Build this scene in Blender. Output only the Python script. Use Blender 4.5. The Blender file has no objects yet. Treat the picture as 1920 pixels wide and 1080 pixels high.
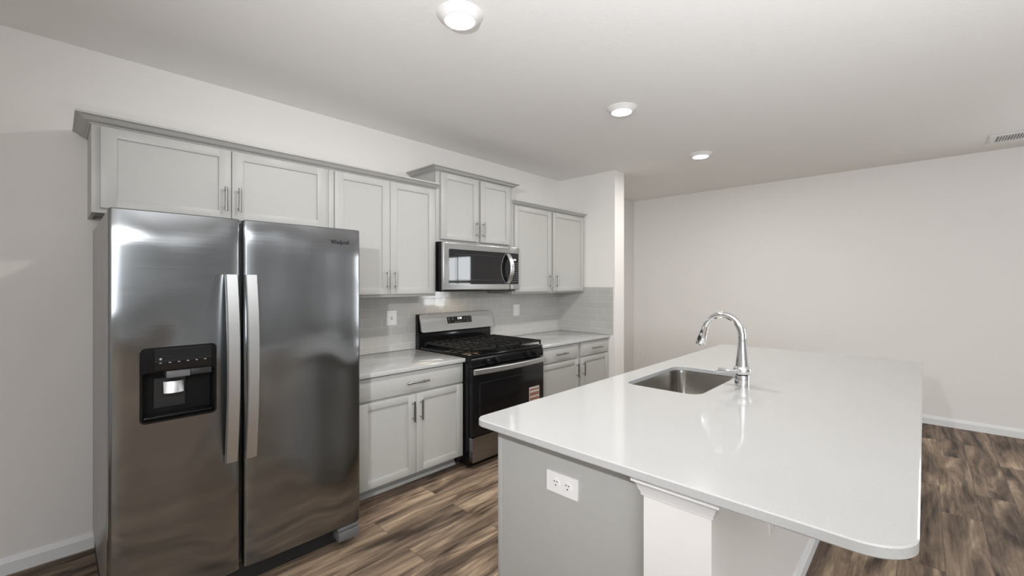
import bpy, bmesh, math, random
from mathutils import Vector, Matrix
S = bpy.context.scene
COL = S.collection
PI = math.pi

# ------------------------------------------------------------------ camera
cam_d = bpy.data.cameras.new('camera')
cam = bpy.data.objects.new('camera', cam_d); COL.objects.link(cam)
cam.location = (-4.267, -3.2518, 1.4171)
cam.rotation_euler = (PI / 2, 0, math.radians(43.54 - 90))
cam_d.sensor_width = 36.0
cam_d.lens = 814.85 / 1920 * 36.0
cam_d.shift_y = -7.99 / 1920
cam_d.clip_start = 0.02
S.camera = cam

# ------------------------------------------------------------------ world, exposure
W = bpy.data.worlds.new('world'); S.world = W
W.use_nodes = True
W.node_tree.nodes['Background'].inputs[0].default_value = (0.86, 0.93, 1.0, 1)
W.node_tree.nodes['Background'].inputs[1].default_value = 0.7
S.view_settings.view_transform = 'Standard'
S.view_settings.look = 'None'
S.view_settings.gamma = 1.0
S.view_settings.use_curve_mapping = False
S.view_settings.exposure = 0.46
S.cycles.use_denoising = True
S.cycles.max_bounces = 10
S.cycles.diffuse_bounces = 6
S.cycles.caustics_reflective = False
S.cycles.caustics_refractive = False

def area_light(name, loc, rot, sx, sy, power, color=(1, 1, 1), shape='RECTANGLE', spread=PI):
    d = bpy.data.lights.new(name, 'AREA'); d.shape = shape
    d.size = sx; d.size_y = sy; d.energy = power; d.color = color; d.spread = spread
    o = bpy.data.objects.new(name, d); COL.objects.link(o)
    o.location = loc; o.rotation_euler = rot
    return o
# added fill at an invented left-wall opening, then daylight behind the side window
area_light('added_daylight_left', (-6.5, -7.1, 1.6), (PI / 2, 0, -PI / 2), 3.8, 1.3, 108, (0.92, 0.965, 1.0))
area_light('daylight_side_window', (1.95, -5.15, 1.45), (PI / 2, 0, PI / 2), 1.0, 1.2, 34, (0.95, 0.98, 1.0))
# photographer's flash, held up to the left of the camera
fl = bpy.data.lights.new('flash', 'SPOT'); fl.energy = 105; fl.shadow_soft_size = 0.03; fl.color = (0.98, 0.985, 1.0)
fl.spot_size = math.radians(118); fl.spot_blend = 0.9
flo = bpy.data.objects.new('flash', fl); COL.objects.link(flo); flo.location = (-4.62, -2.95, 1.85)
flo.rotation_euler = Vector((4.4, 2.5, 0.1)).to_track_quat('-Z', 'Y').to_euler()
# added upward spot behind the camera, brightens the ceiling like a bounced flash
sp = bpy.data.lights.new('added_ceiling_bounce', 'SPOT'); sp.energy = 275; sp.spot_size = math.radians(160); sp.spot_blend = 1.0; sp.shadow_soft_size = 0.12; sp.color = (0.95, 0.975, 1.0)
spo = bpy.data.objects.new('added_ceiling_bounce', sp); COL.objects.link(spo); spo.location = (-3.7, -4.4, 0.8); spo.rotation_euler = (PI, 0, 0)

H = 2.674
# ------------------------------------------------------------------ materials
def mat(name, color, rough=0.5, metal=0.0, coat=0.0, emit=None, estr=0.0, spec=0.5, aniso=0.0):
    m = bpy.data.materials.new(name); m.use_nodes = True
    b = m.node_tree.nodes['Principled BSDF']
    b.inputs['Base Color'].default_value = (*color, 1)
    b.inputs['Roughness'].default_value = rough
    b.inputs['Metallic'].default_value = metal
    b.inputs['Coat Weight'].default_value = coat
    b.inputs['Specular IOR Level'].default_value = spec
    b.inputs['Anisotropic'].default_value = aniso
    if emit:
        b.inputs['Emission Color'].default_value = (*emit, 1)
        b.inputs['Emission Strength'].default_value = estr
    return m
def nodes(m): return m.node_tree.nodes, m.node_tree.links, m.node_tree.nodes['Principled BSDF']
def add_bump(m, scale, strength, dist=0.002, stretch=(1, 1, 1), detail=3.0):
    n, l, b = nodes(m)
    tc = n.new('ShaderNodeTexCoord'); mp = n.new('ShaderNodeMapping'); mp.inputs['Scale'].default_value = stretch
    nz = n.new('ShaderNodeTexNoise'); nz.inputs['Scale'].default_value = scale; nz.inputs['Detail'].default_value = detail
    bp = n.new('ShaderNodeBump'); bp.inputs['Strength'].default_value = strength; bp.inputs['Distance'].default_value = dist
    l.new(tc.outputs['Object'], mp.inputs['Vector']); l.new(mp.outputs[0], nz.inputs['Vector'])
    l.new(nz.outputs['Fac'], bp.inputs['Height'])
    old = b.inputs['Normal'].links
    if old: l.new(old[0].from_socket, bp.inputs['Normal'])
    l.new(bp.outputs[0], b.inputs['Normal'])
    return m
def mottle(m, scale, amount, stretch=(1, 1, 1)):
    n, l, b = nodes(m)
    c = b.inputs['Base Color'].default_value[:]
    tc = n.new('ShaderNodeTexCoord'); mp = n.new('ShaderNodeMapping'); mp.inputs['Scale'].default_value = stretch
    nz = n.new('ShaderNodeTexNoise'); nz.inputs['Scale'].default_value = scale; nz.inputs['Detail'].default_value = 4
    r = n.new('ShaderNodeValToRGB')
    r.color_ramp.elements[0].position = 0.3; r.color_ramp.elements[1].position = 0.7
    r.color_ramp.elements[0].color = tuple(max(0, v - amount) for v in c[:3]) + (1,)
    r.color_ramp.elements[1].color = tuple(min(1, v + amount) for v in c[:3]) + (1,)
    l.new(tc.outputs['Object'], mp.inputs['Vector']); l.new(mp.outputs[0], nz.inputs['Vector'])
    l.new(nz.outputs['Fac'], r.inputs['Fac']); l.new(r.outputs[0], b.inputs['Base Color'])
    return m

WALL = add_bump(mat('wall_paint', (0.81, 0.79, 0.772), 0.6, spec=0.3), 130, 0.12, 0.002)
REFLGREY = mat('reflection_grey_paint', (0.50, 0.50, 0.495), 0.6, spec=0.3)  # invented grey for the unseen front wall, chosen for the refrigerator door reflections
CEIL = add_bump(mat('ceiling_paint', (0.87, 0.86, 0.85), 0.8, spec=0.2), 60, 0.25, 0.004)
TRIM = mat('white_trim_paint', (0.80, 0.81, 0.815), 0.35)
CAB = mottle(mat('grey_cabinet_paint', (0.435, 0.435, 0.42), 0.42), 40, 0.006)
CABIN = mat('cabinet_inside', (0.34, 0.31, 0.27), 0.7)
QUARTZ = mottle(mat('white_quartz', (0.485, 0.488, 0.485), 0.12, coat=0.3), 160, 0.018)
NICKEL = mat('brushed_nickel', (0.33, 0.325, 0.31), 0.26, 1.0)
CHROME = mat('chrome', (0.86, 0.87, 0.88), 0.05, 1.0)
BLACK = mat('black_enamel', (0.006, 0.006, 0.0065), 0.14, spec=0.3)
BLACKM = mat('matte_black_iron', (0.010, 0.010, 0.010), 0.45, spec=0.25)
BGLASS = mat('black_glass', (0.006, 0.006, 0.007), 0.03, spec=0.6)
PLAST = mat('white_plastic', (0.82, 0.81, 0.80), 0.35)
GREYP = mat('grey_plastic', (0.36, 0.37, 0.37), 0.35)
DGREY = mat('dark_grey_plastic', (0.028, 0.029, 0.031), 0.3)
DARK = mat('dark_slot', (0.02, 0.02, 0.02), 0.6)
LENS = mat('lamp_lens', (1, 1, 1), 0.4, emit=(1, 0.985, 0.96), estr=14)
WARM = mat('hood_lamp_lens', (1, 0.9, 0.75), 0.4, emit=(1, 0.82, 0.6), estr=4)
LEDW = mat('white_display_digits', (0.8, 0.8, 0.8), 0.4, emit=(0.9, 0.95, 1), estr=1.2)
LEGEND = mat('pale_legend_print', (0.30, 0.31, 0.32), 0.5)
CHUTE = mat('chute_grey_plastic', (0.13, 0.132, 0.135), 0.3)
INK = mat('black_ink', (0.02, 0.02, 0.025), 0.4)
SIDEG = add_bump(mat('fridge_side_grey', (0.34, 0.33, 0.325), 0.32, 0.5), 350, 0.1, 0.001)
RECESS = mat('matte_black_plastic', (0.004, 0.004, 0.004), 0.5, spec=0.2)
STICK = mat('sticker_white', (0.52, 0.48, 0.44), 0.5)
STICKO = mat('sticker_orange', (0.26, 0.12, 0.075), 0.5)

def steel(name, color, rough, wavy=0.0, aniso=0.0, brush=0.06):
    m = mat(name, color, rough, 1.0, aniso=aniso)
    n, l, b = nodes(m)
    tg = n.new('ShaderNodeTangent'); tg.direction_type = 'RADIAL'; tg.axis = 'Z'
    l.new(tg.outputs[0], b.inputs['Tangent'])
    tc = n.new('ShaderNodeTexCoord'); mp = n.new('ShaderNodeMapping'); mp.inputs['Scale'].default_value = (5, 5, 420)
    nz = n.new('ShaderNodeTexNoise'); nz.inputs['Scale'].default_value = 1.0; nz.inputs['Detail'].default_value = 2
    mr = n.new('ShaderNodeMapRange'); mr.inputs['To Min'].default_value = rough * 0.85; mr.inputs['To Max'].default_value = rough * 1.2
    l.new(tc.outputs['Object'], mp.inputs['Vector']); l.new(mp.outputs[0], nz.inputs['Vector'])
    l.new(nz.outputs['Fac'], mr.inputs['Value']); l.new(mr.outputs[0], b.inputs['Roughness'])
    bp = n.new('ShaderNodeBump'); bp.inputs['Strength'].default_value = brush; bp.inputs['Distance'].default_value = 0.001
    l.new(nz.outputs['Fac'], bp.inputs['Height'])
    l.new(bp.outputs[0], b.inputs['Normal'])
    if wavy:
        mp2 = n.new('ShaderNodeMapping'); mp2.inputs['Scale'].default_value = (2.6, 1, 1.5)
        nz2 = n.new('ShaderNodeTexNoise'); nz2.inputs['Scale'].default_value = 1.3; nz2.inputs['Detail'].default_value = 0.5
        bp2 = n.new('ShaderNodeBump'); bp2.inputs['Strength'].default_value = 1.0; bp2.inputs['Distance'].default_value = wavy
        l.new(tc.outputs['Object'], mp2.inputs['Vector']); l.new(mp2.outputs[0], nz2.inputs['Vector'])
        l.new(nz2.outputs['Fac'], bp2.inputs['Height']); l.new(bp2.outputs[0], bp.inputs['Normal'])
    return m
STEEL = steel('stainless_steel', (0.52, 0.53, 0.53), 0.24, 0, 0.5)
FSTEEL = steel('fridge_stainless_steel', (0.30, 0.314, 0.325), 0.16, 0.034, 1.0, 0.03)
DSTEEL = steel('darkened_drawer_steel', (0.30, 0.30, 0.30), 0.28, 0, 0.6)  # range steel darkened, the drawer's dim reflection is put into the colour
HSTEEL = steel('handle_steel', (0.63, 0.645, 0.65), 0.34)
SINKM = steel('sink_steel', (0.46, 0.44, 0.41), 0.2)

def tile_mat():
    m = mat('grey_subway_tile', (0.4, 0.4, 0.39), 0.1, coat=0.3)
    n, l, b = nodes(m)
    tc = n.new('ShaderNodeTexCoord')
    sx = n.new('ShaderNodeSeparateXYZ'); cb = n.new('ShaderNodeCombineXYZ')
    ad = n.new('ShaderNodeMath'); ad.operation = 'SUBTRACT'
    l.new(tc.outputs['Object'], sx.inputs[0])
    l.new(sx.outputs['X'], ad.inputs[0]); l.new(sx.outputs['Y'], ad.inputs[1])
    l.new(ad.outputs[0], cb.inputs['X']); l.new(sx.outputs['Z'], cb.inputs['Y'])
    br = n.new('ShaderNodeTexBrick')
    br.offset = 0.5
    br.inputs['Scale'].default_value = 1.0
    br.inputs['Brick Width'].default_value = 0.178
    br.inputs['Row Height'].default_value = 0.0755
    br.inputs['Mortar Size'].default_value = 0.0016
    br.inputs['Mortar Smooth'].default_value = 0.1
    br.inputs['Color1'].default_value = (0.47, 0.465, 0.445, 1)
    br.inputs['Color2'].default_value = (0.50, 0.495, 0.475, 1)
    br.inputs['Mortar'].default_value = (0.68, 0.67, 0.65, 1)
    l.new(cb.outputs[0], br.inputs['Vector']); l.new(br.outputs['Color'], b.inputs['Base Color'])
    mr = n.new('ShaderNodeMapRange'); mr.inputs['To Min'].default_value = 0.09; mr.inputs['To Max'].default_value = 0.7
    l.new(br.outputs['Fac'], mr.inputs['Value']); l.new(mr.outputs[0], b.inputs['Roughness'])
    nz = n.new('ShaderNodeTexNoise'); nz.inputs['Scale'].default_value = 9; nz.inputs['Detail'].default_value = 1
    l.new(cb.outputs[0], nz.inputs['Vector'])
    mx = n.new('ShaderNodeMath'); mx.operation = 'MULTIPLY_ADD'; mx.inputs[1].default_value = -1.0
    sc = n.new('ShaderNodeMath'); sc.operation = 'MULTIPLY'; sc.inputs[1].default_value = 0.6
    l.new(nz.outputs['Fac'], sc.inputs[0])
    l.new(br.outputs['Fac'], mx.inputs[0]); l.new(sc.outputs[0], mx.inputs[2])
    bp = n.new('ShaderNodeBump'); bp.inputs['Strength'].default_value = 0.6; bp.inputs['Distance'].default_value = 0.0025
    l.new(mx.outputs[0], bp.inputs['Height']); l.new(bp.outputs[0], b.inputs['Normal'])
    return m
TILE = tile_mat()

def floor_mat():
    m = mat('brown_plank_flooring', (0.2, 0.15, 0.1), 0.5, spec=0.2)
    n, l, b = nodes(m)
    tc = n.new('ShaderNodeTexCoord')
    br = n.new('ShaderNodeTexBrick'); br.offset = 0.37; br.offset_frequency = 2
    br.inputs['Scale'].default_value = 1.0
    br.inputs['Brick Width'].default_value = 1.25; br.inputs['Row Height'].default_value = 0.175
    br.inputs['Mortar Size'].default_value = 0.0012; br.inputs['Mortar Smooth'].default_value = 0.3
    br.inputs['Color1'].default_value = (0, 0, 0, 1); br.inputs['Color2'].default_value = (1, 1, 1, 1)
    br.inputs['Mortar'].default_value = (0.5, 0.5, 0.5, 1)
    l.new(tc.outputs['Object'], br.inputs['Vector'])
    off = n.new('ShaderNodeVectorMath'); off.operation = 'MULTIPLY'; off.inputs[1].default_value = (7.3, 5.1, 11.0)
    l.new(br.outputs['Color'], off.inputs[0])
    ad = n.new('ShaderNodeVectorMath'); ad.operation = 'ADD'
    l.new(tc.outputs['Object'], ad.inputs[0]); l.new(off.outputs[0], ad.inputs[1])
    def noise(stretch, scale, detail, dist, rough=0.55):
        mp = n.new('ShaderNodeMapping'); mp.inputs['Scale'].default_value = stretch
        l.new(ad.outputs[0], mp.inputs['Vector'])
        z = n.new('ShaderNodeTexNoise'); z.inputs['Scale'].default_value = scale; z.inputs['Detail'].default_value = detail
        z.inputs['Distortion'].default_value = dist; z.inputs['Roughness'].default_value = rough
        l.new(mp.outputs[0], z.inputs['Vector']); return z
    big = noise((1.0, 6.5, 1), 1.5, 4, 0.9)
    fine = noise((2.2, 42, 1), 1.4, 5, 0.5, 0.65)
    dark = noise((0.9, 8.0, 1), 1.7, 3, 1.2)
    ramp = n.new('ShaderNodeValToRGB'); e = ramp.color_ramp.elements
    e[0].position = 0.31; e[0].color = (0.052, 0.037, 0.027, 1)
    e[1].position = 0.70; e[1].color = (0.50, 0.385, 0.27, 1)
    k = ramp.color_ramp.elements.new(0.45); k.color = (0.165, 0.118, 0.085, 1)
    k = ramp.color_ramp.elements.new(0.58); k.color = (0.30, 0.22, 0.155, 1)
    mixf = n.new('ShaderNodeMath'); mixf.operation = 'MULTIPLY_ADD'; mixf.inputs[1].default_value = 0.35
    sub = n.new('ShaderNodeMath'); sub.operation = 'SUBTRACT'; sub.inputs[1].default_value = 0.5
    l.new(fine.outputs['Fac'], sub.inputs[0]); l.new(sub.outputs[0], mixf.inputs[0]); l.new(big.outputs['Fac'], mixf.inputs[2])
    pl = n.new('ShaderNodeMath'); pl.operation = 'MULTIPLY_ADD'; pl.inputs[1].default_value = 0.10
    sp = n.new('ShaderNodeSeparateXYZ'); l.new(br.outputs['Color'], sp.inputs[0])
    s2 = n.new('ShaderNodeMath'); s2.operation = 'SUBTRACT'; s2.inputs[1].default_value = 0.5
    l.new(sp.outputs[0], s2.inputs[0]); l.new(s2.outputs[0], pl.inputs[0]); l.new(mixf.outputs[0], pl.inputs[2])
    l.new(pl.outputs[0], ramp.inputs['Fac'])
    r2 = n.new('ShaderNodeValToRGB'); r2.color_ramp.elements[0].position = 0.60; r2.color_ramp.elements[0].color = (1, 1, 1, 1)
    r2.color_ramp.elements[1].position = 0.70; r2.color_ramp.elements[1].color = (0.46, 0.42, 0.41, 1)
    l.new(dark.outputs['Fac'], r2.inputs['Fac'])
    mul = n.new('ShaderNodeMix'); mul.data_type = 'RGBA'; mul.blend_type = 'MULTIPLY'; mul.inputs['Factor'].default_value = 1
    l.new(ramp.outputs[0], mul.inputs['A']); l.new(r2.outputs[0], mul.inputs['B'])
    seam = n.new('ShaderNodeMix'); seam.data_type = 'RGBA'
    l.new(br.outputs['Fac'], seam.inputs['Factor']); l.new(mul.outputs['Result'], seam.inputs['A']); seam.inputs['B'].default_value = (0.09, 0.064, 0.046, 1)
    l.new(seam.outputs['Result'], b.inputs['Base Color'])
    bp = n.new('ShaderNodeBump'); bp.inputs['Strength'].default_value = 0.25; bp.inputs['Distance'].default_value = 0.001
    l.new(fine.outputs['Fac'], bp.inputs['Height']); l.new(bp.outputs[0], b.inputs['Normal'])
    return m
FLOOR = floor_mat()

def glass_mat():
    m = bpy.data.materials.new('window_glass'); m.use_nodes = True
    n, l = m.node_tree.nodes, m.node_tree.links
    n.clear()
    o = n.new('ShaderNodeOutputMaterial'); mx = n.new('ShaderNodeMixShader'); t = n.new('ShaderNodeBsdfTransparent'); g = n.new('ShaderNodeBsdfGlossy')
    g.inputs['Roughness'].default_value = 0.02; mx.inputs[0].default_value = 0.07
    l.new(t.outputs[0], mx.inputs[1]); l.new(g.outputs[0], mx.inputs[2]); l.new(mx.outputs[0], o.inputs[0])
    return m
WGLASS = glass_mat()

# ------------------------------------------------------------------ mesh helpers
class MB:
    def __init__(s): s.bm = bmesh.new()
    def box(s, x0, x1, y0, y1, z0, z1, bev=0.0, seg=2):
        x0, x1 = min(x0, x1), max(x0, x1); y0, y1 = min(y0, y1), max(y0, y1); z0, z1 = min(z0, z1), max(z0, z1)
        r = bmesh.ops.create_cube(s.bm, size=1.0); vs = r['verts']
        for v in vs:
            v.co = Vector(((x0 + x1) / 2 + v.co.x * (x1 - x0), (y0 + y1) / 2 + v.co.y * (y1 - y0), (z0 + z1) / 2 + v.co.z * (z1 - z0)))
        if bev > 0:
            es = list({e for v in vs for e in v.link_edges})
            bmesh.ops.bevel(s.bm, geom=es, offset=min(bev, 0.49 * min(x1 - x0, y1 - y0, z1 - z0)), segments=seg, profile=0.5, affect='EDGES')
        return s
    def loft(s, loops, cap=True, closed=False):
        vl = [[s.bm.verts.new(Vector(p)) for p in lp] for lp in loops]
        n = len(vl[0])
        pairs = list(zip(vl[:-1], vl[1:])) + ([(vl[-1], vl[0])] if closed else [])
        for a, b in pairs:
            for i in range(n):
                j = (i + 1) % n
                s.bm.faces.new((a[i], a[j], b[j], b[i]))
        if cap and not closed:
            s.bm.faces.new(list(reversed(vl[0]))); s.bm.faces.new(vl[-1])
        return s
    def prism(s, pts, axis, a0, a1):
        def mk(a):
            if axis == 'x': return [(a, p, q) for p, q in pts]
            if axis == 'y': return [(p, a, q) for p, q in pts]
            return [(p, q, a) for p, q in pts]
        return s.loft([mk(a0), mk(a1)])
    def tube(s, path, rad, seg=14, cap=True):
        P = [Vector(p) for p in path]
        R = rad if isinstance(rad, (list, tuple)) else [rad] * len(P)
        loops = []; nrm = None
        for i, p in enumerate(P):
            t = ((P[i + 1] - p) if i == 0 else (p - P[i - 1]) if i == len(P) - 1 else (P[i + 1] - P[i - 1])).normalized()
            if nrm is None:
                nrm = t.orthogonal().normalized()
            else:
                nrm = (nrm - t * nrm.dot(t)).normalized()
            bn = t.cross(nrm)
            loops.append([p + (nrm * math.cos(a) + bn * math.sin(a)) * R[i] for a in [2 * PI * k / seg for k in range(seg)]])
        return s.loft(loops, cap)
    def lathe(s, prof, c, seg=40, axis='z'):
        loops = []
        for r, h in prof:
            lp = []
            for k in range(seg):
                a = 2 * PI * k / seg; u, v = r * math.cos(a), r * math.sin(a)
                if axis == 'z': lp.append((c[0] + u, c[1] + v, c[2] + h))
                elif axis == 'y': lp.append((c[0] + u, c[1] + h, c[2] + v))
                else: lp.append((c[0] + h, c[1] + u, c[2] + v))
            loops.append(lp)
        return s.loft(loops)
    def sweep(s, path, prof, side=1):
        """mitred moulding: path of (x, y), prof of (outward, z)"""
        n = len(path); loops = []
        for i, (x, y) in enumerate(path):
            def nr(a, b):
                d = Vector((b[0] - a[0], b[1] - a[1])).normalized(); return Vector((d.y, -d.x)) * side
            if i == 0: m = nr(path[0], path[1])
            elif i == n - 1: m = nr(path[-2], path[-1])
            else:
                a, b = nr(path[i - 1], path[i]), nr(path[i], path[i + 1]); m = (a + b) / (1 + a.dot(b))
            loops.append([(x + m.x * o, y + m.y * o, z) for o, z in prof])
        return s.loft(loops)
    def build(s, name, m, parent=None):
        bmesh.ops.recalc_face_normals(s.bm, faces=s.bm.faces)
        me = bpy.data.meshes.new(name); s.bm.to_mesh(me); s.bm.free()
        me.polygons.foreach_set('use_smooth', [True] * len(me.polygons))
        me.set_sharp_from_angle(angle=math.radians(32))
        me.materials.append(m)
        o = bpy.data.objects.new(name, me); COL.objects.link(o)
        attach(o, parent)
        return o
WORLD = {}
def attach(o, parent):
    """geometry is written in world coordinates; re-seat it on its parent's origin"""
    if parent is None: return
    off = WORLD.get(parent.name, Vector((0, 0, 0)))
    o.parent = parent
    if o.data is not None:
        o.data.transform(Matrix.Translation(-off))
    WORLD[o.name] = off
def rrect(x0, x1, y0, y1, r, n=6):
    rs = r if isinstance(r, (list, tuple)) else [r] * 4     # corners: (x0,y0) (x1,y0) (x1,y1) (x0,y1)
    out = []
    for (cx, cy, a0), q in zip([(x0 + rs[0], y0 + rs[0], PI), (x1 - rs[1], y0 + rs[1], 1.5 * PI), (x1 - rs[2], y1 - rs[2], 0), (x0 + rs[3], y1 - rs[3], PI / 2)], rs):
        for k in range(n + 1):
            a = a0 + PI / 2 * k / n; out.append((cx + q * math.cos(a), cy + q * math.sin(a)))
    return out
def tag(o, label=None, cat=None, group=None, kind=None):
    if label: o['label'] = label
    if cat: o['category'] = cat
    if group: o['group'] = group
    if kind: o['kind'] = kind
    return o
def thing(name, loc, label, cat, group=None):
    o = bpy.data.objects.new(name, None); COL.objects.link(o); o.location = loc
    o.empty_display_size = 0.1
    WORLD[o.name] = Vector(loc)
    return tag(o, label, cat, group)
def struct(name, mb, m): return tag(mb.build(name, m), kind='structure')
def text(name, body, size, loc, rot, m, parent, extrude=0.0006, xs=1.0, bold=0.0):
    c = bpy.data.curves.new(name, 'FONT'); c.body = body; c.size = size; c.extrude = extrude
    c.align_x = 'CENTER'; c.align_y = 'CENTER'; c.offset = bold
    t = bpy.data.objects.new(name, c); COL.objects.link(t)
    dg = bpy.context.evaluated_depsgraph_get()
    me = bpy.data.meshes.new_from_object(t.evaluated_get(dg))
    bpy.data.objects.remove(t)
    from mathutils import Euler
    me.transform(Matrix.Diagonal((xs, 1, 1, 1)))
    me.transform(Matrix.Translation(Vector(loc)) @ Euler(rot).to_matrix().to_4x4())
    me.materials.clear(); me.materials.append(m)
    o = bpy.data.objects.new(name, me); COL.objects.link(o)
    attach(o, parent)
    return o
# ------------------------------------------------------------------ room shell
XL, XR, YB = -6.6, 1.835, -10.0
struct('floor', MB().box(XL - .1, XR + .1, YB - .1, .1, -.1, 0), FLOOR)
struct('ceiling', MB().box(XL - .1, XR + .1, YB - .1, .1, H, H + .1), CEIL)
struct('wall_back', MB().box(XL - .1, XR + .1, 0, .1, 0, H), WALL)
PY0, PY1, PZ0, PZ1 = -9.1, -5.1, 0.9, 2.3  # unseen left-wall opening, shaped to suit the added fill light
w = MB(); w.box(XL - .1, XL, PY1, 0, 0, H); w.box(XL - .1, XL, YB, PY0, 0, H); w.box(XL - .1, XL, PY0, PY1, PZ1, H); w.box(XL - .1, XL, PY0, PY1, 0, PZ0)
struct('wall_left', w, WALL)
WY0, WY1, WZ0, WZ1 = -5.65, -4.65, 0.85, 2.05
w = MB(); w.box(XR, XR + .1, WY1, 0, 0, H); w.box(XR, XR + .1, YB, WY0, 0, H); w.box(XR, XR + .1, WY0, WY1, 0, WZ0); w.box(XR, XR + .1, WY0, WY1, WZ1, H)
struct('wall_right', w, WALL)
struct('wall_front', MB().box(XL, XR, YB - .1, YB, 0, H), REFLGREY)
struct('wall_kitchen_end', MB().box(0, .203, -.765, 0, 0, H), WALL)
BP = [(0, 0), (.016, 0), (.016, .058), (.012, .064), (.011, .074), (.005, .083), (0, .083)]
struct('baseboard_back', MB().sweep([(XL, 0), (-4.08, 0)], BP), TRIM)
struct('baseboard_front', MB().sweep([(XR, YB), (XL, YB)], [(o, z * 1.8) for o, z in BP]), TRIM)  # unseen, heightened so the refrigerator doors reflect a bright band
struct('baseboard_right', MB().sweep([(XR, 0), (XR, YB)], BP), TRIM)
struct('baseboard_kitchen_end', MB().sweep([(0, -.72), (0, -.765), (.203, -.765), (.203, 0), (XR, 0)], BP), TRIM)
# window on the right wall (just outside the frame, mirrored in the microwave)
w = MB()
for a in ((WY0, WY0 + .05, WZ0, WZ1), (WY1 - .05, WY1, WZ0, WZ1), (WY0, WY1, WZ0, WZ0 + .05), (WY0, WY1, WZ1 - .05, WZ1), (WY0, WY1, 1.43, 1.49)):
    w.box(XR + .02, XR + .07, *a)
for zz in ((WZ0, 1.43), (1.49, WZ1)):
    w.box(XR + .03, XR + .05, -5.16, -5.14, *zz)
w.box(XR - .03, XR + .02, WY0 - .03, WY1 + .03, WZ0 - .02, WZ0)
win = struct('window_1', w, TRIM)
g = MB().box(XR + .038, XR + .042, WY0 + .05, WY1 - .05, WZ0 + .05, WZ1 - .05).build('pane', WGLASS, win)

# island half wall, its trim
KX0, KY0, KY1 = -2.99, -2.61, -2.815
struct('wall_island', MB().box(KX0, .0, KY1, KY0, 0, .8195), WALL)
struct('baseboard_island', MB().sweep([(-2.935, KY0), (KX0, KY0), (KX0, KY1), (0, KY1), (0, KY0)], BP), TRIM)
CP = [(0, 0), (.006, 0), (.008, .012), (.012, .018), (.016, .032), (.024, .042), (.030, .045), (.030, .066), (0, .066)]
CP = [(o, z + .754) for o, z in CP]
struct('trim_island', MB().sweep([(-2.94, KY0), (KX0, KY0), (KX0, KY1), (-2.945, KY1)], CP), TRIM)

# tiled splashback
tag(MB().box(-3.05, -.007, -.008, -.0004, .8505, 1.3175).build('tile_backsplash', TILE), 'long grey subway tile splashback behind the range, below the wall cabinets', 'backsplash')
tag(MB().box(-.007, -.0004, -.747, -.0004, .8505, 1.378).build('tile_backsplash', TILE), 'short grey subway tile splashback on the corner wall at the worktop end', 'backsplash')
tag(MB().box(-2.1175, -1.2175, -.008, -.0004, 1.3178, 1.362).build('tile_backsplash', TILE), 'low strip of grey tile right under the microwave', 'backsplash')

# ------------------------------------------------------------------ cabinets
def bar_pull(parent, x, z, yface, length, vertical):
    """bar handle standing off a face that looks towards -y"""
    w = MB(); yo = yface - .030; r = .0066; h = length / 2
    if vertical:
        w.tube([(x, yo, z - h), (x, yo, z + h)], r, 12)
        for s in (-1, 1): w.tube([(x, yface + .002, z + s * (h - .018)), (x, yo, z + s * (h - .018))], .0042, 10)
    else:
        w.tube([(x - h, yo, z), (x + h, yo, z)], r, 12)
        for s in (-1, 1): w.tube([(x + s * (h - .026), yface + .002, z), (x + s * (h - .026), yo, z)], .0042, 10)
    return w.build('handle', NICKEL, parent)
def shaker(parent, x0, x1, z0, z1, yf, th=.02, st=.060, rl=.048):
    w = MB(); b = .0015
    w.box(x0, x0 + st, yf, yf + th, z0, z1, b); w.box(x1 - st, x1, yf, yf + th, z0, z1, b)
    w.box(x0 + st - .001, x1 - st + .001, yf, yf + th, z1 - rl, z1, b); w.box(x0 + st - .001, x1 - st + .001, yf, yf + th, z0, z0 + rl, b)
    w.box(x0 + st - .01, x1 - st + .01, yf + .009, yf + th - .002, z0 + rl - .01, z1 - rl + .01)
    return w.build('door', CAB, parent)
def carcass(parent, x0, x1, yf, yb, z0, z1, recess=.018):
    """closed box with a recessed underside behind the face frame"""
    w = MB(); t = .016
    w.box(x0, x1, yf, yf + .02, z0, z1, .001); w.box(x0, x0 + t, yf + .02, yb, z0, z1); w.box(x1 - t, x1, yf + .02, yb, z0, z1)
    w.box(x0 + t, x1 - t, yf + .02, yb, z0 + recess, z0 + recess + .012); w.box(x0 + t, x1 - t, yf + .02, yb, z1 - .014, z1); w.box(x0 + t, x1 - t, yb - .01, yb, z0 + recess + .012, z1 - .014)
    return w.build('cabinet_box', CAB, parent)
def wall_cabinet(x0, x1, z0, z1, doors, hx, hz, label, door_z):
    t = thing('wall_cabinet', ((x0 + x1) / 2, -.001, z0), label, 'kitchen cabinet', 'grey wall cabinets')
    carcass(t, x0, x1, -.35, -.001, z0, z1)
    for (a, b), h in zip(doors, hx):
        d = shaker(t, a, b, door_z[0], door_z[1], -.3705)
        bar_pull(d, h, hz, -.3705, .134, True)
    return t
wall_cabinet(-4.146, -3.001, 1.762, 2.19, [(-4.115, -3.570), (-3.566, -3.023)], (-3.602, -3.534), 1.898, 'short wide grey wall cabinet with two doors above the steel refrigerator', (1.784, 2.179))
wall_cabinet(-2.999, -2.121, 1.318, 2.19, [(-2.966, -2.5515), (-2.5475, -2.141)], (-2.578, -2.513), 1.446, 'tall grey two-door wall cabinet between refrigerator and microwave', (1.339, 2.179))
wall_cabinet(-2.119, -1.216, 1.762, 2.348, [(-2.080, -1.664), (-1.640, -1.254)], (-1.692, -1.616), 1.898, 'short raised grey wall cabinet with two doors directly above the microwave', (1.787, 2.336))
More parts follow.
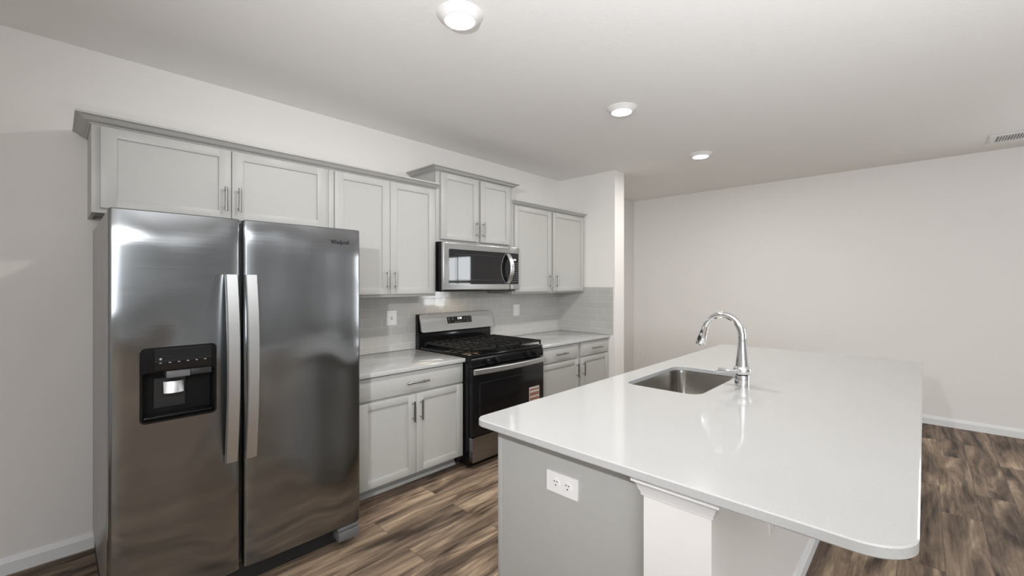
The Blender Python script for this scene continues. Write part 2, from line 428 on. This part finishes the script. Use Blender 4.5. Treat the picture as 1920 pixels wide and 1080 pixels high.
wall_cabinet(-1.214, -.004, 1.318, 2.19, [(-1.193, -.620), (-.594, -.016)], (-.655, -.540), 1.446, 'grey two-door wall cabinet right of the microwave, ending at the corner wall', (1.337, 2.181))
CR = [(0, 0), (.005, 0), (.007, .004), (.016, .007), (.028, .014), (.040, .024), (.050, .030), (.056, .031), (.056, .041), (0, .041)]
def crown(path, z, label):
    o = MB().sweep(path, [(p, q + z) for p, q in CR]).build('crown_molding', CAB)
    return tag(o, label, 'crown moulding', 'grey crown mouldings on the wall cabinets')
e = .0008
crown([(-4.146 - e, -.001), (-4.146 - e, -.35 - e), (-2.121, -.35 - e)][::1], 2.187, 'long grey crown moulding over the refrigerator cabinet and the tall cabinet beside it').data
crown([(-2.119 - e, -.001), (-2.119 - e, -.35 - e), (-1.216 + e, -.35 - e), (-1.216 + e, -.001)], 2.341, 'grey crown moulding on the raised cabinet above the microwave')
crown([(-1.214, -.35 - e), (-.004, -.35 - e)], 2.187, 'short grey crown moulding on the wall cabinet next to the corner wall')

def base_cabinet(x0, x1, drawers, doors, hz_door, handles_dr, handles_do, label):
    t = thing('base_cabinet', ((x0 + x1) / 2, -.01, 0), label, 'kitchen cabinet', 'grey base cabinets under the worktops')
    w = MB(); w.box(x0, x1, -.67, -.012, .095, .819, .001)
    w.build('cabinet_box', CAB, t)
    w = MB(); w.box(x0, x1, -.575, -.10, 0, .0945); w.build('toe_kick', CAB, t)
    w = MB(); w.prism([(-.5755, .003), (-.589, .003), (-.589, .012), (-.584, .020), (-.580, .026), (-.5755, .028)], 'x', x0, x1); w.build('toe_kick_molding', CAB, t)
    for (a, b), h in zip(drawers, handles_dr):
        d = MB().box(a, b, -.6905, -.6705, .669, .812, .003).build('drawer', CAB, t)
        bar_pull(d, h, .739, -.6905, .178, False)
    for (a, b), h in zip(doors, handles_do):
        d = shaker(t, a, b, .106, .655, -.6905)
        bar_pull(d, h, .541, -.6905, .137, True)
    return t
base_cabinet(-3.01, -2.108, [(-2.958, -2.117)], [(-2.958, -2.540), (-2.536, -2.117)], .54, [-2.535], [-2.569, -2.503], 'grey base cabinet with one wide drawer and two doors, between refrigerator and range')
base_cabinet(-1.238, -.004, [(-1.200, -.588), (-.543, -.012)], [(-1.200, -.588), (-.543, -.012)], .54, [-.885, -.265], [-.622, -.509], 'grey base cabinet with two drawers and two doors, between range and corner wall')
def worktop(x0, x1, label):
    w = MB(); w.box(x0, x1, -.71, -.009, .82, .85, .003)
    return tag(w.build('worktop', QUARTZ), label, 'worktop', 'white quartz worktops against the wall')
worktop(-3.03, -2.106, 'white quartz worktop on the base cabinet between refrigerator and range')
worktop(-1.240, -.001, 'white quartz worktop on the base cabinet between range and corner wall')

# ------------------------------------------------------------------ refrigerator
fr = thing('refrigerator', (-3.617, -.5, 0), 'tall side-by-side stainless refrigerator with black water dispenser in left door', 'refrigerator')
MB().box(-4.128, -3.107, -.925, -.05, .112, 1.700, .004).build('cabinet_body', SIDEG, fr)
def fdoor(x0, x1, hole=None):
    pts = [(x0, -.932)]
    n = 14; c = (x0 + x1) / 2; hw = (x1 - x0) / 2; rr = .014
    fy = lambda x: -.998 - .0035 * (1 - ((x - c) / hw) ** 2)
    pts += [(x0, -.996 + rr)] + [(x0 + rr - rr * math.cos(a), -.996 + rr - rr * math.sin(a)) for a in (PI / 6, PI / 3, PI * .45)]
    for k in range(1, n): 
        x = x0 + rr + (x1 - x0 - 2 * rr) * k / n; pts.append((x, fy(x)))
    pts += [(x1 - rr + rr * math.cos(a), -.996 + rr - rr * math.sin(a)) for a in (PI * .45, PI / 3, PI / 6)] + [(x1, -.996 + rr), (x1, -.932)]
    if hole:
        mid = sorted(pts[1:-1] + [(hole[0], fy(hole[0])), (hole[1], fy(hole[1]))], key=lambda p: p[0])
        pts = [pts[0]] + mid + [pts[-1]]
    def lp(z, s):
        roll = .0045 * max(0, (z - 1.54) / .17) ** 2           # the sheet rolls back a little towards the top
        return [(c + (x - c) * (1 - s / hw), -.932 + (y + .932) * (1 - s / .065) + (roll if y < -.94 else 0), z) for x, y in pts]
    zs = [(.118, .004), (.122, 0)] + ([(hole[2], 0), (hole[3], 0)] if hole else []) + [(1.54 + .0167 * q, 0) for q in range(10)] + [(1.707, 0), (1.711, .004)]
    w = MB(); w.loft([lp(*q) for q in zs])
    if hole:
        kill = [f for f in w.bm.faces if f.calc_center_median().y < -.99 and hole[0] < f.calc_center_median().x < hole[1] and hole[2] < f.calc_center_median().z < hole[3]]
        bmesh.ops.delete(w.bm, geom=kill, context='FACES_ONLY')
    return w.build('door', FSTEEL, fr)
DX0, DX1, DZ0, DZ1 = -4.036, -3.779, .857, 1.159
fd1 = fdoor(-4.127, -3.686, (DX0 + .005, DX1 - .005, DZ0 + .005, DZ1 - .005)); fd2 = fdoor(-3.672, -3.106)
def fhandle(door, x0, x1):
    w = MB(); loops = []
    n = 16; z0, z1 = .625, 1.458
    for k in range(n + 1):
        t = k / n; z = z0 + (z1 - z0) * t
        yo = -1.026 - .040 * (1 - (2 * t - 1) ** 2)
        loops.append([(x0 + .004, yo, z), (x1 - .004, yo, z), (x1, yo + .006, z), (x1, yo + .020, z), (x0, yo + .020, z), (x0, yo + .006, z)])
    w.loft(loops)
    for z in (z0, z1 - .03): w.box(x0 + .004, x1 - .004, -1.024, -.985, z + .001, z + .029, .002)
    return w.build('handle', HSTEEL, door)
fhandle(fd1, -3.750, -3.701); fhandle(fd2, -3.672, -3.624)
text('logo', 'Whirlpool', .030, (-3.224, -1.0004, 1.637), (PI / 2, 0, 0), INK, fd2, .003, 0.78, 0)
# dispenser
dp = MB()
o, i = rrect(DX0, DX1, DZ0, DZ1, .018), rrect(DX0 + .008, DX1 - .008, DZ0 + .008, DZ1 - .100, .010)
def ring(w, o, i, y0, y1):
    w.loft([[(x, y1, z) for x, z in o], [(x, y0, z) for x, z in o], [(x, y0, z) for x, z in i], [(x, y1, z) for x, z in i]], cap=False, closed=True)
ring(dp, o, i, -1.0065, -.985)
disp = dp.build('water_dispenser', BLACK, fd1)
w = MB(); w.box(DX0 + .006, DX1 - .006, -.933, -.9285, DZ0 + .006, DZ1 - .006)
w.box(DX0 + .006, DX0 + .010, -.985, -.933, DZ0 + .006, DZ1 - .1); w.box(DX1 - .010, DX1 - .006, -.985, -.933, DZ0 + .006, DZ1 - .1)
w.box(DX0 + .01, DX1 - .01, -.985, -.933, DZ0 + .006, DZ0 + .012); w.box(DX0 + .01, DX1 - .01, -.985, -.933, DZ1 - .1, DZ1 - .09)
w.build('recess', RECESS, disp)
MB().prism([(-1.0066, 1.063), (-1.0100, 1.066), (-1.0130, 1.120), (-1.0085, 1.150), (-1.0066, 1.152)], 'x', DX0 + .045, DX1 - .02).build('control_fascia', BGLASS, disp)
for k in range(6): MB().box(-3.976 + k * .030, -3.968 + k * .030, -1.0126, -1.0112, 1.094 , 1.0972).build('button', LEGEND, disp)
MB().lathe([(.0045, 0), (.0045, -.001)], (-3.972, -1.0128, 1.112), 14, 'y').build('indicator_ring', LEGEND, disp)
MB().box(-3.952, -3.872, -1.004, -.93, 1.030, 1.062, .003).build('chute_cover', CHUTE, disp)
MB().box(-3.870, -3.796, -1.002, -.93, 1.033, 1.061, .002).build('filter_cover', DGREY, disp)
w = MB(); w.prism([(-.934, .900), (-.937, .900), (-.950, 1.024), (-.946, 1.026)], 'x', -3.985, -3.880); w.build('back_plate', DGREY, disp)
w = MB(); loops = []
for z, y in ((1.012, -.958), (1.008, -.966), (.985, -.974), (.962, -.979), (.958, -.976)):
    arc = [(-3.922 + .034 * t, y + .012 * (t * t)) for t in (-1, -.6, -.2, .2, .6, 1)]
    loops.append([(x, yy, z) for x, yy in arc] + [(x, yy + .008, z + .002) for x, yy in reversed(arc)])
w.loft(loops); w.build('paddle', HSTEEL, disp)
MB().box(DX0 + .012, DX1 - .012, -.998, -.934, DZ0 + .0125, DZ0 + .022, .003).build('drip_tray', BLACK, disp)
MB().box(-4.122, -3.113, -.905, -.06, .0, .111, .003).build('base_grille', DARK, fr)
w = MB(); w.box(-3.232, -3.118, -1.0, -.94, .096, .114, .002); w.box(-3.232, -3.118, -1.006, -.93, .045, .092, .004)
ft = w.build('hinge_cover', CHUTE, fr); 

# ------------------------------------------------------------------ range
RX0, RX1 = -2.100, -1.250
rg = thing('gas_range', ((RX0 + RX1) / 2, -.4, 0), 'black and stainless freestanding gas range with iron grates', 'stove')
w = MB(); w.box(RX0, RX1, -.735, -.035, .03, .845, .004); w.build('body', BLACK, rg)
w = MB(); w.box(RX0, RX1, -.765, -.10, .8452, .872, .008); w.box(RX0 + .03, RX1 - .03, -.74, -.15, .8722, .876, .001); w.build('cooktop', BLACK, rg)
w = MB(); w.prism([(-.7355, .775), (-.768, .775), (-.772, .80), (-.766, .8448), (-.7355, .8448)], 'x', RX0 + .002, RX1 - .002); w.build('knob_panel', BLACK, rg)
for kx in (-1.945, -1.845, -1.475, -1.375):
    kb = MB().lathe([(.024, 0), (.024, -.010), (.019, -.012), (.017, -.030), (.015, -.032)], (kx, -.7715, .812), 24, 'y').build('knob', BLACK, rg)
    MB().box(kx - .004, kx + .004, -.8075, -.8038, .796, .828, .001).build('grip', BLACKM, kb)
# backguard
bg = MB().prism([(-.034, .846), (-.085, .846), (-.085, .985), (-.070, 1.0), (-.070, 1.146), (-.034, 1.150)], 'x', RX0, RX1).build('backguard', BLACK, rg)
def slab(w, pts, th, P0, ux, uz, nv):
    P0, ux, uz, nv = map(Vector, (P0, ux, uz, nv))
    a = [P0 + ux * p + uz * q for p, q in pts]
    return w.loft([[v for v in a], [v + nv * th for v in a]])
bt, bb = Vector((0, -.092, 1.150)), Vector((0, -.130, .996))
uz = (bt - bb).normalized(); nv = Vector((0, uz.z, -uz.y)) * -1
hgt = (bt - bb).length
w = MB(); cx = (RX0 + RX1) / 2
slab(w, rrect(-.422, .428, 0, hgt, .016), .014, (cx + .0, bb.y, bb.z), (1, 0, 0), uz, -nv); fp = w.build('steel_fascia', STEEL, bg)
w = MB(); w.box(RX0 + .01, RX1 - .01, -.088, -.0855, .925, .976, .001); w.build('splash_ledge', BLACK, bg)
w = MB(); w.prism([(-.0705, 1.000), (-.116, 1.000), (-.083, 1.143), (-.0705, 1.143)], 'x', RX0 + .012, RX1 - .012); w.build('backguard_core', BLACK, bg)
def onpanel(u, q, t): return Vector((u, bb.y, bb.z)) + uz * q + nv * t
d0, d1 = -1.812, -1.523
w = MB(); slab(w, rrect(d0, d1, .060, .122, .004), .003, (0, bb.y, bb.z), (1, 0, 0), uz, nv); dpn = w.build('display', BGLASS, bg)
tilt = math.atan2(uz.y, uz.z)
p = onpanel(-1.668, .104, .0034); text('clock_digits', '2:30', .026, p, (PI / 2 - tilt, 0, 0), LEDW, dpn, .0002, 1.15)
for (u, q) in [(-1.795, .110), (-1.795, .095), (-1.795, .072), (-1.755, .112), (-1.75, .095), (-1.72, .072), (-1.69, .072), (-1.66, .072), (-1.61, .1), (-1.575, .112), (-1.575, .096), (-1.575, .078), (-1.54, .112), (-1.54, .096), (-1.54, .078)]:
    w = MB(); slab(w, [(u - .006, q - .002), (u + .006, q - .002), (u + .006, q + .002), (u - .006, q + .002)], .0004, Vector((0, bb.y, bb.z)) + nv * .0031, (1, 0, 0), uz, nv); w.build('button', LEGEND, dpn)
# burners and grates
bx = (-1.90, -1.45)
for x in bx:
    for y in (-.60, -.29):
        b_ = MB().lathe([(.062, .0), (.062, .008), (.052, .012)], (x, y, .8762), 28).build('burner', BLACKM, rg)
        MB().lathe([(.042, 0), (.042, .007), (.036, .010)], (x, y, .8884), 28).build('burner_cap', BLACKM, b_)
b_ = MB().lathe([(.05, .0), (.05, .008), (.042, .012)], (cx, -.44, .8762), 28).build('burner', BLACKM, rg)
MB().lathe([(.036, 0), (.036, .007), (.03, .010)], (cx, -.44, .8884), 28).build('burner_cap', BLACKM, b_)
gx = [RX0 + .012, RX0 + .012 + .275, RX1 - .012 - .275, RX1 - .012]
for a, b2 in zip(gx[:-1], gx[1:]):
    w = MB(); t = .0055; za, zb = .900, .916; y0, y1 = -.758, -.145; a += .003; b2 -= .003
    w.box(a, b2, y0, y0 + .014, za, zb, .003); w.box(a, b2, y1 - .014, y1, za, zb, .003)
    w.box(a, a + .012, y0, y1, za, zb, .003); w.box(b2 - .012, b2, y0, y1, za, zb, .003)
    m_ = (a + b2) / 2
    w.box(m_ - t, m_ + t, y0 + .01, y1 - .01, za + .002, zb, .002)
    for q in (a * .72 + b2 * .28, a * .28 + b2 * .72): w.box(q - t, q + t, y0 + .01, y1 - .01, za + .002, zb, .002)
    for y in (-.66, -.55, -.45, -.34, -.24): w.box(a + .005, b2 - .005, y - t, y + t, za + .003, zb, .002)
    for x in (a + .006, b2 - .006):
        for y in (y0 + .007, y1 - .007): w.box(x - .006, x + .006, y - .006, y + .006, .8765, za + .004, .001)
    w.build('grate', BLACKM, rg)
od = MB().box(RX0 + .004, RX1 - .004, -.780, -.737, .252, .770, .006).build('oven_door', BLACK, rg)
w = MB(); ring(w, rrect(RX0 + .075, RX1 - .085, .33, .655, .02), rrect(RX0 + .079, RX1 - .089, .334, .651, .018), -.7808, -.7795); w.build('window_outline', DGREY, od)
w = MB(); loops = []
for k in range(19):
    t = k / 18; x = RX0 + .006 + (RX1 - RX0 - .012) * t; yo = -.806 - .030 * (1 - (2 * t - 1) ** 2)
    loops.append([(x, yo + .004, .728), (x, yo, .734), (x, yo, .764), (x, yo + .004, .770), (x, yo + .018, .770), (x, yo + .018, .728)])
w.loft(loops)
for x in (RX0 + .012, RX1 - .052): w.box(x, x + .04, -.802, -.778, .734, .764, .002)
w.build('handle', HSTEEL, od)
st = MB().box(-1.452, -1.318, -.7812, -.7802, .385, .522, .0).build('warning_sticker', STICK, od)
w = MB()
for z0_, z1_ in ((.492, .505), (.446, .474), (.408, .43)): w.box(-1.446, -1.324, -.7816, -.7812, z0_, z1_)
w.build('sticker_print', STICKO, st)
w = MB(); w.prism([(x, z) for x, z in rrect(RX0 + .006, RX1 - .006, .058, .246, .012)], 'y', -.775, -.737); w.build('drawer', DSTEEL, rg)
for x in (RX0 + .04, RX1 - .04):
    for y in (-.70, -.1): MB().lathe([(.018, 0), (.018, .012), (.010, .014), (.010, .031)], (x, y, 0), 14).build('levelling_foot', DARK, rg)

# ------------------------------------------------------------------ microwave
MX0, MX1, MZ0, MZ1, MY = -2.1185, -1.2165, 1.362, 1.7605, -.45
mw = thing('microwave', ((MX0 + MX1) / 2, -.01, MZ0), 'stainless over-the-range microwave with black glass window and curved handle', 'microwave')
MB().box(MX0, MX1, -.415, -.010, MZ0 - .004, MZ1, .003).build('body', BLACK, mw)
XS = -1.343
md_ = MB().box(MX0, XS - .0015, MY, -.4155, MZ0, MZ1 - .002, .010, 4).build('door', STEEL, mw)
cp_ = MB().box(XS + .0015, MX1, MY, -.4155, MZ0, MZ1 - .002, .004).build('control_panel', STEEL, mw)
w = MB(); w.prism(rrect(-2.062, XS - .0015, 1.413, 1.702, [.012, .001, .001, .012]), 'y', MY - .002, MY + .002); gw = w.build('window', BGLASS, md_)
w = MB(); w.prism(rrect(XS + .0015, -1.232, 1.413, 1.702, [.001, .010, .010, .001]), 'y', MY - .002, MY + .002); kp = w.build('keypad', BGLASS, cp_)
w = MB(); ring(w, rrect(-1.998, -1.44, 1.45, 1.665, .006), rrect(-1.996, -1.442, 1.452, 1.663, .005), MY - .0024, MY - .0019); w.build('screen_outline', DGREY, gw)
w = MB(); loops = []
for k in range(21):
    t = k / 20; z = 1.420 + .275 * t; yo = MY - .012 - .058 * math.sin(PI * t) ** .8
    loops.append([(-1.398, yo, z), (-1.360, yo, z), (-1.356, yo + .004, z), (-1.356, yo + .012, z), (-1.402, yo + .012, z), (-1.402, yo + .004, z)])
w.loft(loops)
for z in (1.420, 1.680): w.box(-1.398, -1.360, MY - .014, MY - .001, z, z + .015, .002)
w.build('handle', HSTEEL, md_)
text('logo', 'Whirlpool', .034, (-1.70, MY - .0004, 1.730), (PI / 2, 0, 0), LEGEND, md_, .0006, .95)
text('clock_digits', '2:30', .024, (-1.287, MY - .0022, 1.640), (PI / 2, 0, 0), LEDW, kp, .0002, .95)
for r in range(9):
    for c in range(3):
        MB().box(-1.318 + c * .030, -1.306 + c * .030, MY - .0024, MY - .0019, 1.605 - r * .021, 1.609 - r * .021).build('button', LEGEND, kp)
MB().box(MX0 + .02, MX1 - .02, -.41, -.05, MZ0 - .010, MZ0 - .0045, .002).build('vent_base', DARK, mw)
MB().box(-1.86, -1.66, -.26, -.18, MZ0 - .0125, MZ0 - .0101, .001).build('cooktop_lamp', WARM, mw)
area_light('cooktop_lamp_light', (-1.76, -.22, MZ0 - .016), (math.radians(-18), 0, 0), .5, .14, .6, (1, .72, .46))

# ------------------------------------------------------------------ island
t = thing('island_cabinet', (-1.45, -2.25, 0), 'grey island cabinet end panel under the large white worktop', 'kitchen island')
w = MB()
w.box(-2.935, -2.917, -2.608, -1.925, 0, .819); w.box(0, .018, -2.608, -1.925, 0, .819)
w.box(-2.917, 0, -1.945, -1.925, .095, .819); w.box(-2.917, 0, -2.608, -2.596, .0, .819); w.box(-2.917, 0, -2.596, -1.945, .09, .105)
w.box(-2.917, 0, -2.01, -1.995, 0, .09)
w.build('cabinet_box', CAB, t)
MB().box(-2.9365, -2.915, -1.9245, -1.903, 0, .819, .0012).build('corner_stile', CAB, t)
# worktop with undermount cut-out
IX0, IX1, IY0, IY1 = -3.045, .062, -3.243, -1.868
SX0, SX1, SY0, SY1 = -2.022, -1.283, -2.418, -2.000
bm = bmesh.new()
outer = rrect(IX0, IX1, IY0, IY1, [.105, .105, .05, .05], 10); inner = rrect(SX0, SX1, SY0, SY1, .075, 8)
bv = .0035
def ringv(pts, z): return [bm.verts.new((x, y, z)) for x, y in pts]
def inset(pts, d):
    n = len(pts); out = []
    for k in range(n):
        a, b2, c = Vector(pts[k - 1]), Vector(pts[k]), Vector(pts[(k + 1) % n])
        d1 = (c - a).normalized(); out.append((b2.x - d1.y * d, b2.y + d1.x * d))
    return out
oi = inset(outer, bv)
ii = [(x, y) for x, y in rrect(SX0 - bv, SX1 + bv, SY0 - bv, SY1 + bv, .075 + bv, 8)]
O = [ringv(oi, .82), ringv(outer, .82 + bv), ringv(outer, .85 - bv), ringv(oi, .85)]
I = [ringv(ii, .82), ringv(inner, .82 + bv), ringv(inner, .85 - bv), ringv(ii, .85)]
for L in (O, I):
    for a, b2 in zip(L[:-1], L[1:]):
        for k in range(len(a)):
            j = (k + 1) % len(a); bm.faces.new((a[k], a[j], b2[j], b2[k]))
for q in (0, 3):
    es = []
    for L in (O[q], I[q]):
        for k in range(len(L)):
            e_ = bm.edges.get((L[k], L[(k + 1) % len(L)])); es.append(e_)
    bmesh.ops.triangle_fill(bm, use_beauty=True, use_dissolve=False, edges=es)
w = MB(); w.bm = bm
tag(w.build('island_worktop', QUARTZ), 'large white quartz island worktop with rounded corners and sink cut-out', 'worktop')
# sink
sk = thing('sink', (-1.65, -2.21, .62), 'undermount stainless steel sink bowl set into the white island worktop', 'sink')
w = MB(); L = []
def lo(d, z, r): return [(x, y, z) for x, y in rrect(SX0 - d, SX1 + d, SY0 - d, SY1 + d, r, 8)]
L = [lo(.03, .819, .105), lo(.004, .819, .079), lo(.002, .800, .077), lo(-.004, .670, .07), lo(-.012, .645, .065), lo(-.03, .632, .055), lo(-.06, .628, .03)]
w.loft(L, cap=False)
n = len(L[0]); w.bm.verts.ensure_lookup_table(); w.bm.faces.new(w.bm.verts[-n:])
L2 = [lo(.03, .817, .105), lo(.008, .815, .083), lo(.002, .665, .08), lo(-.008, .638, .07), lo(-.028, .624, .06), lo(-.06, .620, .03)]
w2s = len(w.bm.verts); w.loft(L2, cap=False); w.bm.verts.ensure_lookup_table(); w.bm.faces.new(w.bm.verts[-n:])
w.build('bowl', SINKM, sk)
w = MB(); w.lathe([(.05, .0), (.05, .004), (.042, .005), (.03, .001)], (-1.65, -2.21, .6285), 28); w.build('drain', CHROME, sk)
# faucet
fc = thing('faucet', (-1.62, -2.51, .85), 'tall chrome gooseneck pull-down faucet standing behind the island sink', 'faucet')
FX, FY = -1.62, -2.51
w = MB(); w.lathe([(.037, .0005), (.037, .055), (.036, .058)], (FX, FY, .85), 32); w.build('base', CHROME, fc)
w = MB(); w.lathe([(.030, .0), (.040, .006), (.046, .018), (.046, .030), (.040, .042), (.033, .050)], (FX, FY, .9085), 32); w.build('collar', CHROME, fc)
P = [(FX, FY, .957), (FX, FY, .985), (FX, FY, 1.02), (FX, FY, 1.06), (FX, FY, 1.10)]
R = [.034, .031, .027, .023, .0205]
for k in range(1, 20):
    a = PI * .87 * k / 19; P.append((FX, FY + .103 - .103 * math.cos(a), 1.12 + .118 * math.sin(a))); R.append(.0205 - .004 * k / 19)
w = MB(); w.tube(P, R, 20); w.build('spout', CHROME, fc)
q = Vector(P[-1]); d = (q - Vector(P[-2])).normalized()
tip = Vector((FX, -2.283, 1.058)); d = (tip - q).normalized(); ln = (tip - q).length
sh = MB().tube([q + d * .001, q + d * .02, q + d * ln * .6, q + d * (ln - .006), q + d * ln], [.0175, .019, .025, .029, .027], 24).build('spray_head', CHROME, fc)
nx = Vector((-.85, .25, .12)).normalized()
def pad(c, r, rr):
    ax = (nx - d * nx.dot(d)).normalized(); bi = d.cross(ax); w = MB()
    w.loft([[c + ax * (r + h) + (d * math.cos(a) * rr[1] + bi * math.sin(a) * rr[0]) * s for a in [2 * PI * k / 18 for k in range(18)]] for h, s in ((-.006, 1), (.0022, 1), (.003, .8))])
    return w
pad(q + d * ln * .66, .0245, (.011, .018)).build('spray_button', DGREY, sh)
pad(q + d * ln * .30, .0205, (.008, .008)).build('spray_button', DGREY, sh)
w = MB(); a = Vector((FX - .035, FY + .012, .930)); b2 = Vector((-1.835, -2.445, .953))
w.tube([a, a.lerp(b2, .12), a.lerp(b2, .3) , a.lerp(b2, .6) + Vector((0, 0, .002)), a.lerp(b2, .9) + Vector((0, 0, .003)), b2], [.014, .012, .009, .0125, .014, .009], 16); w.build('lever', CHROME, fc)

# ------------------------------------------------------------------ ceiling lights and vent
LB = ['recessed ceiling light nearest the camera, above the refrigerator side of the island', 'middle one of the three recessed ceiling lights over the island', 'farthest and smallest recessed ceiling light, near the corner wall']
for k, x in enumerate((-2.962, -1.468, .042)):
    t = thing('ceiling_light', (x, -1.676, H - .03), LB[k], 'ceiling light', 'round white recessed ceiling lights')
    MB().lathe([(.080, -.0004), (.1065, -.0004), (.1065, -.004), (.100, -.008), (.084, -.022), (.076, -.030), (.070, -.030), (.070, -.024)], (x, -1.676, H), 48).build('trim_ring', PLAST, t)
    MB().lathe([(.0695, -.0245), (.0695, -.0285), (.060, -.0315), (.02, -.033)], (x, -1.676, H), 48).build('lens', LENS, t)
    area_light('ceiling_light_glow', (x, -1.676, H - .036), (0, 0, 0), .14, .14, 11.5, (1, .97, .92), 'DISK')
t = thing('ceiling_vent', (1.35, -3.9, H), 'white slatted air vent in the ceiling at right edge near the far wall', 'air vent')
VX0, VX1, VY0, VY1 = 1.205, 1.492, -4.15, -3.65
w = MB(); f = .045
w.box(VX0, VX1, VY1 - f, VY1, H - .010, H - .0004, .003); w.box(VX0, VX1, VY0, VY0 + f, H - .010, H - .0004, .003)
w.box(VX0, VX0 + f, VY0 + f, VY1 - f, H - .010, H - .0004, .003); w.box(VX1 - f, VX1, VY0 + f, VY1 - f, H - .010, H - .0004, .003)
w.box(VX0 + f, VX1 - f, -3.905, -3.895, H - .010, H - .0004)
w.build('frame', TRIM, t)
MB().box(VX0 + f, VX1 - f, VY0 + f, VY1 - f, H - .002, H - .0003).build('duct_opening', GREYP, t)
y = VY0 + f + .010
while y < VY1 - f - .006:
    MB().prism([(y - .006, H - .003), (y + .004, H - .011), (y + .0055, H - .010), (y - .0045, H - .0022)], 'x', VX0 + f, VX1 - f).build('slat', TRIM, t)
    y += .0165

# ------------------------------------------------------------------ wall plates
def M4(loc, rz): return Matrix.Translation(Vector(loc)) @ Matrix.Rotation(rz, 4, 'Z')
def plate(name, loc, rz, wd, ht, label, cat, kind):
    """plate facing local -y"""
    t = thing(name, loc, label, cat, 'white wall plates'); WORLD[t.name] = Vector((0, 0, 0)); t.rotation_euler = (0, 0, rz)
    p_ = MB(); p_.prism(rrect(-wd / 2, wd / 2, -ht / 2, ht / 2, .004), 'y', -.006, -.0006); p_.build('cover_plate', PLAST, t)
    if kind == 'toggle':
        MB().box(-.008, .008, -.0075, -.0058, -.013, .013).build('toggle_slot', GREYP, t)
        MB().prism([(-.006, -.004), (-.016, .006), (-.015, .010), (-.006, .004)], 'x', -.005, .005).build('toggle', PLAST, t)
    elif kind == 'rocker':
        MB().box(-.021, .021, -.0085, -.0058, -.034, .034, .002).build('rocker', PLAST, t)
    else:
        hor = kind == 'duplex_h'
        for s in (-1, 1):
            cx_, cz_ = (s * .0275, 0) if hor else (0, s * .022)
            u = MB().lathe([(.0185, 0), (.0185, -.0022)], (cx_, -.0058, cz_), 22, 'y').build('socket', PLAST, t)
            w = MB()
            if hor:
                w.box(cx_ - .010, cx_ - .002, -.0084, -.0079, cz_ + .0045, cz_ + .0075); w.box(cx_ + .003, cx_ + .010, -.0084, -.0079, cz_ + .0045, cz_ + .0075)
            else:
                w.box(cx_ - .008, cx_ - .005, -.0084, -.0079, cz_ - .001, cz_ + .008); w.box(cx_ + .005, cx_ + .008, -.0084, -.0079, cz_ - .001, cz_ + .008)
            w.lathe([(.003, 0), (.003, -.0005)], (cx_, -.0079, cz_ - .008), 10, 'y')
            w.build('slots', DARK, u)
    return t
plate('light_switch', (-2.322, -.0075, 1.130), 0, .094, .122, 'white toggle switch plate on the tile just left of the range', 'light switch', 'toggle')
plate('light_switch', (-.787, -.0075, 1.130), 0, .094, .122, 'white switch plate on the tile right of the range, under the corner wall cabinet', 'light switch', 'rocker')
plate('wall_outlet', (1.8345, -.137, .348), PI / 2 * -1, .096, .116, 'white outlet low on the far bare wall, behind the island worktop', 'outlet', 'duplex')
plate('wall_outlet', (-2.935, -2.252, .653), -PI / 2, .146, .078, 'white sideways duplex outlet on the grey island end panel', 'outlet', 'duplex_h')
plate('wall_outlet', (-2.325, -2.8145, .500), 0, .094, .116, 'outlet on island half wall, mostly hidden under the overhanging worktop', 'outlet', 'duplex')
